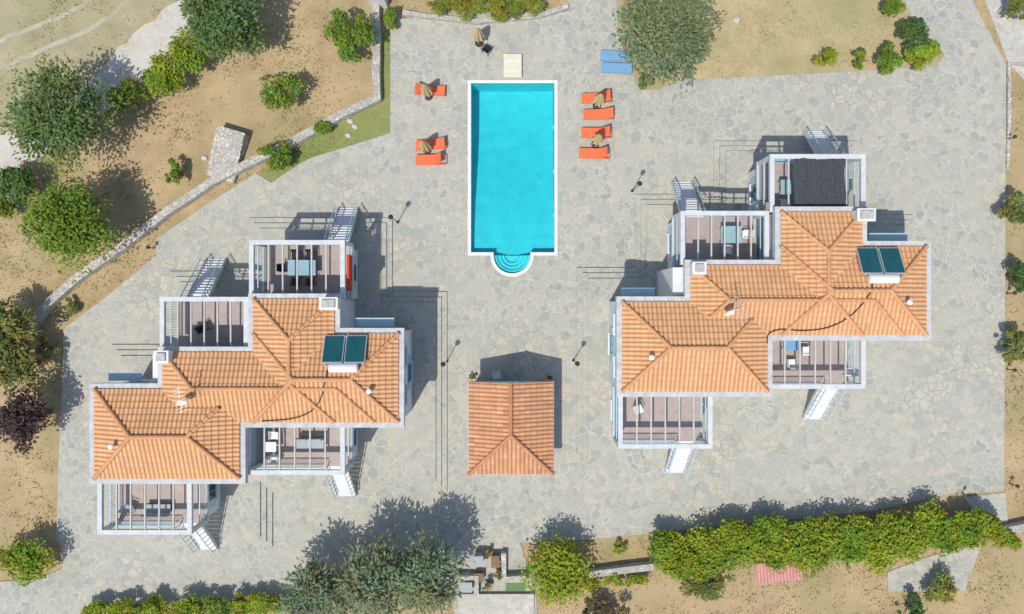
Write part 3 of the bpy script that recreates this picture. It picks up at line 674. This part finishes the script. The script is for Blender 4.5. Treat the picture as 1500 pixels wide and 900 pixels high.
# ------------------------------------------------------------------ furniture
def chair(x, y, z, rz, mat, label, group=None):
    t = thing('chair', label, 'chair', (x, y, z), rz, group)
    MB().box(-.24, .24, -.24, .24, .42, .46).build('seat', mat, t)
    mb = MB(); q = Matrix.Rotation(math.radians(-12), 3, 'X'); mb.obox((0, .27, .68), (.46, .035, .48), q); mb.build('backrest', mat, t)
    for sx in (-1, 1):
        for sy in (-1, 1): MB().bar((sx * .2, sy * .2, .42), (sx * .24, sy * .24, 0), .035).build('leg', mat, t)
        MB().bar((sx * .25, -.2, .66), (sx * .25, .26, .68), .04, .03).build('armrest', mat, t)
def table(x, y, z, w, d, mat, label, legm=mSteel, rnd=False):
    t = thing('table', label, 'table', (x, y, z))
    (MB().lathe(0, 0, [(w / 2, .7), (w / 2, .74)], 24) if rnd else MB().box(-w / 2, w / 2, -d / 2, d / 2, .7, .74)).build('tabletop', mat, t)
    for sx in (-1, 1):
        for sy in (-1, 1): MB().bar((sx * w * .38, sy * d * .38, .7), (sx * w * .42, sy * d * .42, 0), .045).build('leg', legm, t)
def PT(px, py): return P(px, py, 3.2)
x, y = PT(445, 393); table(x, y, TF, 1.7, .95, mTable, 'blue grey table on the top terrace of the left villa')
for dx, dy, r, w in ((-.45, .78, 0, 'upper left side'), (.45, .78, 0, 'upper right side'), (-.45, -.78, math.pi, 'lower left side'), (.45, -.78, math.pi, 'lower right side'), (-1.15, 0, math.pi / 2, 'left end')):
    chair(x + dx, y + dy, TF, r, mBlack, f'black chair at the {w} of the blue grey terrace table', 'black chairs of the left villa top terrace')
x, y = PT(1068, 345); table(x, y, TF, 1.25, 1.05, mTable, 'blue grey table on the second terrace of the right villa')
chair(x - .2, y - .85, TF, math.pi, mPW, 'white chair below the blue grey table of the right villa')
chair(*PT(1092, 344), TF, -math.pi / 2, mPW, 'white chair right of the blue grey table of the right villa')
x, y = PT(402, 653); table(x - .1, y, TF, .7, .6, mPW, 'small white table between two white chairs on the lower middle terrace of the left villa', mPW)
chair(*PT(403, 638), TF, 0, mPW, 'upper white chair on the lower middle terrace of the left villa')
chair(*PT(403, 671), TF, math.pi, mPW, 'lower white chair on the lower middle terrace of the left villa')
x, y = PT(1156, 508); table(x, y + .1, TF, .9, .6, mBlueF, 'small blue table on the lower middle terrace of the right villa', mPW)
chair(*PT(1178, 514), TF, math.pi / 2, mPW, 'white chair right of the small blue table')
chair(*PT(1158, 532), TF, math.pi, mPW, 'white chair below the small blue table')
chair(*PT(1243, 545), TF, -math.pi / 2, mPW, 'white chair near the right railing of the lower middle terrace of the right villa')
chair(*PT(934, 600), TF, .4, mPW, 'white chair at the upper left of the lowest terrace of the right villa')
table(*PT(1148, 276), TF, .7, .9, mTable, 'small blue table left of the black shade net')
chair(*PT(1148, 298), TF, math.pi, mPW, 'white chair below the small table left of the shade net')
chair(*PT(190, 745), TF, 1.2, mGrey, 'grey chair on the lowest terrace of the left villa')
chair(*PT(300, 480), TF, 2.2, mBlack, 'black chair on the second terrace of the left villa')
def bench(px, py, w, label, rz=0):
    x, y = PT(px, py); t = thing('bench', label, 'bench', (x, y, TF), rz)
    MB().box(-w / 2, w / 2, -.28, .28, .34, .44).build('seat', mGrey, t)
    MB().box(-w / 2, w / 2, .29, .36, .44, .85).build('backrest', mGrey, t)
    for sx in (-1, 1): MB().box(sx * (w / 2 - .12) - .04, sx * (w / 2 - .12) + .04, -.25, .25, 0, .34).build('leg', mDark, t)
bench(232, 745, 1.6, 'grey bench on the lowest terrace of the left villa', math.pi)
bench(455, 650, 1.7, 'grey bench on the lower middle terrace of the left villa')
# shade net laid over the pergola beams, dipping a little between them
bx0 = TER[0][0] + OFF[0]; bx1 = TER[0][1] + OFF[0]; by0 = TER[0][2] + OFF[1]; by1 = TER[0][3] + OFF[1]
step_ = (bx1 - bx0 - .54) / 6; xs0 = bx0 + .27 + step_ * 1.3; xs1 = bx0 + .27 + step_ * 4.9; mb = MB(); nu, nv_ = 60, 16
def sz(X, v):
    ph_ = ((X - bx0 - .27) / step_) % 1.0
    return 5.06 - .05 * math.sin(math.pi * ph_) + .010 * math.sin(v * 21 + X * 9) + .012 * math.sin(X * 23 + v * 4)
for i in range(nu):
    for j in range(nv_):
        vs = []
        for (a, b_) in ((i, j), (i + 1, j), (i + 1, j + 1), (i, j + 1)):
            u, v = a / nu, b_ / nv_; X = xs0 + (xs1 - xs0) * u + .06 * math.sin(v * 7); vs.append((X, by0 + .2 + (by1 - by0 - .5) * v + .06 * math.sin(u * 9), sz(X, v)))
        mb.add(vs, [(0, 1, 2, 3)])
tag(mb.build('shade_net', mShade, smooth=True), 'black shade net lying over the top terrace pergola of the right villa', 'shade net')
mb = MB(); xr = -10.0
mb.box(xr - .05, xr + .05, 1.0, 3.2, 3.83, 3.86).box(xr + .05, xr + .08, 1.0, 3.2, 3.1, 3.86).box(xr - .08, xr - .05, 1.0, 3.2, 3.3, 3.86)
tag(mb.build('towel', mTowel), 'orange red towel hung over the right railing of the left villa top terrace', 'towel')

def solar(ox, oy, label, hose):
    x, y = P(504, 512, 6.3)
    base = (x + ox, y + oy, rz_(x, y)); t = thing('solar_water_heater', label, 'solar water heater', base)
    q = Matrix.Rotation(math.radians(-26), 3, 'X'); zc = .32
    for sx in (-.64, .64):
        p_ = MB().obox((sx, 0, zc), (1.2, 1.72, .09), q).build('collector_frame', mSteel, t)
        MB().obox(Vector((sx, 0, zc)) + q @ Vector((0, 0, .05)), (1.1, 1.6, .02), q).build('collector_glass', mSolar, p_)
    tz = .62
    mb = MB(); pts = [(-.85, -1.05, tz), (-.8, -1.05, tz), (.8, -1.05, tz), (.85, -1.05, tz)]; mb.tube(pts, [.15, .27, .27, .15], 16); mb.build('tank', mPW, t, smooth=False)
    mb = MB()
    for sx in (-1.1, 0, 1.1):
        mb.bar((sx, -.85, -.1), (sx, -.85, .62), .05); mb.bar((sx, .7, -.35), (sx, .7, 0), .05)
    mb.build('stand', mSteel, t)
    pts = []
    for (px, py) in hose:
        X, Y = P(px, py, 6.1); X -= ox; Y -= oy
        pts.append(Vector((X - x, Y - y, 0)))
    sm = []
    for i in range(len(pts) - 1):
        p0 = pts[max(i - 1, 0)]; p1 = pts[i]; p2 = pts[i + 1]; p3 = pts[min(i + 2, len(pts) - 1)]
        for k in range(6):
            u = k / 6; v = .5 * ((2 * p1) + (p2 - p0) * u + (2 * p0 - 5 * p1 + 4 * p2 - p3) * u * u + (3 * p1 - p0 - 3 * p2 + p3) * u ** 3)
            X, Y = v.x + x, v.y + y
            v.z = (rz_(X, Y) if rheight(RX, X, Y) > -1 else 5.5) + .14 - base[2]; sm.append(v)
    MB().tube(sm, .03, 6).build('hose', mBlack, t)
solar(0, 0, 'solar water heater with two dark panels on the left villa roof', [(482, 540), (478, 562), (470, 584), (456, 602), (436, 612), (412, 617), (375, 619)])
solar(*OFF, 'solar water heater with two dark panels on the right villa roof', [(1275, 412), (1264, 440), (1245, 464), (1217, 480), (1180, 485), (1148, 483), (1130, 490), (1128, 506)])
def antenna(px, py, ox, oy, label):
    x, y = P(px, py, 6.8); x0, y0 = x - ox, y - oy; z = rz_(x0, y0)
    t = thing('tv_antenna', label, 'antenna', (x, y, z), .3)
    MB().bar((0, 0, -.1), (0, 0, 1.7), .05).build('mast', mSteel, t)
    mb = MB(); mb.bar((-.1, -.7, 1.6), (.1, .7, 1.6), .03)
    for k in range(7): yy_ = -.65 + k * .21; mb.bar((-.38 + .02 * k, yy_, 1.6), (.38 - .02 * k, yy_, 1.6), .018)
    mb.build('aerial', mSteel, t)
    mb = MB(); vs = []; fs = []; n_ = 14
    for k in range(5):
        for i in range(n_):
            a = 2 * math.pi * i / n_; r = .075 * k + .01; vs.append((-.35 + r * math.cos(a), -.15 - .35 * r * r, .85 + r * math.sin(a) * .8 + 0))
    for k in range(4):
        for i in range(n_): j = (i + 1) % n_; fs.append((k * n_ + i, k * n_ + j, (k + 1) * n_ + j, (k + 1) * n_ + i))
    mb.add([(a, b_ + (c - .85) * .6, c) for a, b_, c in vs], fs); mb.bar((0, 0, .8), (-.3, -.1, .85), .03); mb.build('dish', mPW, t)
antenna(275, 583, 0, 0, 'television aerial with small dish on the left villa roof')
antenna(1075, 452, *OFF, 'television aerial with small dish on the right villa roof')

def lounger(px, py, rz, mat, label, grp, back=35, L=2.0):
    x, y = P(px, py); t = thing('sun_lounger', label, 'sun lounger', (x, y, .06), rz, grp)
    w = .34
    mb = MB(); mb.box(-L / 2, L / 2, -w, -w + .05, .26, .32); mb.box(-L / 2, L / 2, w - .05, w, .26, .32); mb.box(-L / 2, -L / 2 + .05, -w, w, .26, .32); mb.box(L / 2 - .05, L / 2, -w, w, .26, .32); mb.build('frame', mat, t)
    MB().box(-L / 2 + .02, .3, -w + .01, w - .01, .325, .37).build('seat', mat, t)
    a = math.radians(back); l = .72
    q = Matrix.Rotation(-a, 3, 'Y'); c_ = (.3 + math.cos(a) * l / 2, 0, .35 + math.sin(a) * l / 2)
    MB().obox(c_, (l, 2 * w - .02, .05), q).build('backrest', mat, t)
    for sx in (-1, 1):
        for sy in (-1, 1): MB().bar((sx * (L / 2 - .2), sy * (w - .03), .28), (sx * (L / 2 - .14), sy * (w - .02), 0), .045).build('leg', mPW, t)
G1 = 'orange sun loungers beside the pool'
for px, py, rz, bk, lab in ((631, 135, math.pi - .05, 30, 'orange sun lounger left of the pool, topmost of three'), (632, 214, 0.08, 25, 'orange sun lounger left of the pool, middle of three'), (632, 236, .02, 55, 'orange sun lounger left of the pool, lowest of three'),
                        (873, 146, .06, 40, 'orange sun lounger right of the pool, topmost of four'), (876, 170, .03, 30, 'orange sun lounger right of the pool, second from top'), (873, 197, 0, 45, 'orange sun lounger right of the pool, third from top'), (870, 227, -.02, 50, 'orange sun lounger right of the pool, lowest of four')):
    lounger(px, py, rz, mOrange, lab, G1, bk)
lounger(901, 85, -.03, mBlueF, 'upper blue sun lounger beside the grey green tree', 'blue sun loungers', 4); lounger(902, 103, -.05, mBlueF, 'lower blue sun lounger beside the grey green tree', 'blue sun loungers', 4)
def umbrella(px, py, label, rz):
    x, y = P(px, py); t = thing('umbrella', label, 'umbrella', (x, y, .06), rz, 'folded beige parasols')
    MB().lathe(0, 0, [(.28, 0), (.28, .07), (.06, .1), (.05, .3)], 14).build('base', mDark, t)
    MB().lathe(0, 0, [(.025, .1), (.025, 2.5)], 8).build('pole', mWood, t)
    MB().lathe(0, 0, [(.36, 1.0), (.34, 1.1), (.22, 1.8), (.1, 2.35), (.03, 2.5)], 16, lambda i, k: 1.2 if i % 2 else .7).build('canopy', mBeige, t)
for a in ((628, 142, 'folded beige parasol at the topmost left lounger', .1), (626, 221, 'folded beige parasol between the two lower left loungers', .3), (874, 156, 'folded beige parasol between the two upper right loungers', .5), (872, 212, 'folded beige parasol above the lowest right lounger', .2), (702, 64, 'folded beige parasol standing alone above the pool', .4)): umbrella(*a)
x, y = P(713, 76); chair(x, y, .06, 2.6, mBlack, 'black chair on the paving above the pool near the lone parasol')
x, y = P(728, 549); chair(x, y, .06, .2, mPW, 'white chair in the shade behind the pool house')

def lamp(px, py, label):
    x, y = P(px, py); t = thing('lamp_post', label, 'lamp post', (x, y, .06), 0, 'black lamp posts')
    MB().lathe(0, 0, [(.1, 0), (.1, .05), (.045, .1), (.03, .5), (.026, 2.3)], 10).build('pole', mDark, t)
    l_ = MB().lathe(0, 0, [(.05, 2.3), (.12, 2.42), (.15, 2.58), (.11, 2.7)], 12).build('lantern', mGrey, t)
    MB().lathe(0, 0, [(.16, 2.7), (.14, 2.74), (.03, 2.84)], 12).build('cap', mDark, l_)
lamp(583, 326, 'black lamp post on the paving above and right of the left villa'); lamp(655, 529, 'black lamp post on the plinth edge between left villa and pool house')
lamp(840, 528, 'black lamp post up and right of the pool house'); lamp(926, 280, 'black lamp post between the pool and the right villa')
def spot(px, py, label):
    x, y = P(px, py); t = thing('garden_light', label, 'garden light', (x, y, .0), 0)
    MB().lathe(0, 0, [(.04, 0), (.03, .7)], 8).build('post', mDark, t); MB().lathe(0, 0, [(.05, .7), (.12, .74), (.12, .84), (.04, .9)], 10).build('head', mDark, t)
for a in ((226, 364, 'garden light by the wall at upper left of the left villa'), (1474, 430, 'garden light on the right edge beside the dark green shrub'), (1474, 541, 'garden light on the right edge below the olive shrub'), (1478, 708, 'garden light at the lower right corner of the paving'), (1408, 722, 'garden light where the long hedge meets the paving'), (1474, 205, 'garden light on the upper right edge of the paving'), (98, 470, 'garden light at the left corner of the paving'), (430, 236, 'garden light beside the rounded bush on the grass strip')): spot(*a)

# ------------------------------------------------------------------ dry grass tufts
rg = np.random.default_rng(3); mb = MB(); cnt = 0
V = []; F = []; Cc = []
while cnt < 10000:
    px = rg.uniform(-30, 1530); py = rg.uniform(-30, 930); x, y = P(px, py)
    if inside(x, y, pave) or (abs(x) < 4 and 1 < y < 16) or (inside(x, y, road) and rg.random() > .06): continue
    nv = noise.noise(Vector((x * .25, y * .25, 0))); nv2 = noise.noise(Vector((x * .9, y * .9, 5)))
    if rg.random() > .42 + nv * 1.3 + nv2 * .6: cnt += 1; continue
    cnt += 1
    gr = min(1, max(0, .22 + nv * 1.0 + rg.normal() * .16)); col = np.array((.46, .36, .20)) * (1 - gr) + np.array((.26, .27, .10)) * gr
    for q in range(4):
        a = rg.uniform(0, 6.28); L = rg.uniform(.06, .16); w = L * .22; h = rg.uniform(.02, .07)
        dx, dy = math.cos(a), math.sin(a); o = len(V); X = x + rg.normal() * .15; Y = y + rg.normal() * .15
        V += [(X, Y, .0), (X + dx * L * .5 - dy * w, Y + dy * L * .5 + dx * w, h), (X + dx * L, Y + dy * L, h * 1.2), (X + dx * L * .5 + dy * w, Y + dy * L * .5 - dx * w, h)]
        F.append((o, o + 1, o + 2, o + 3)); Cc.append(tuple(col * rg.uniform(.78, 1.15)))
mb.v = V; mb.f = F; mb.c = Cc
tag(mb.build('dry_grass', mLeaf), 'dry tan and olive grass tufts scattered over the bare ground', 'grass', None, 'stuff')

# ------------------------------------------------------------------ camera, sun, sky
cam = bpy.data.cameras.new('camera'); cam.sensor_width = 36; cam.lens = 36 * (S * H) / 1500; cam.clip_end = 1000
co = bpy.data.objects.new('camera', cam); C.objects.link(co); co.location = (0, 0, H); bpy.context.scene.camera = co
tv = Vector((.27, .47, -1)).normalized()
sn = bpy.data.lights.new('sun', 'SUN'); sn.energy = 3.7; sn.angle = math.radians(.6); sn.color = (1, .955, .875)
so = bpy.data.objects.new('sun', sn); C.objects.link(so); so.rotation_euler = tv.to_track_quat('-Z', 'Y').to_euler()
w = bpy.data.worlds.new('World'); bpy.context.scene.world = w; w.use_nodes = True
nt = w.node_tree; bg = nt.nodes['Background']; sk = nt.nodes.new('ShaderNodeTexSky'); sk.sky_type = 'NISHITA'; sk.sun_disc = False
sk.sun_elevation = math.asin(-tv.z); sk.sun_rotation = math.atan2(-tv.x, -tv.y) % (2 * math.pi); sk.dust_density = 1.2
nt.links.new(sk.outputs[0], bg.inputs[0]); bg.inputs[1].default_value = .15
vs_ = bpy.context.scene.view_settings; vs_.view_transform = 'Standard'; vs_.look = 'None'; vs_.exposure = 0
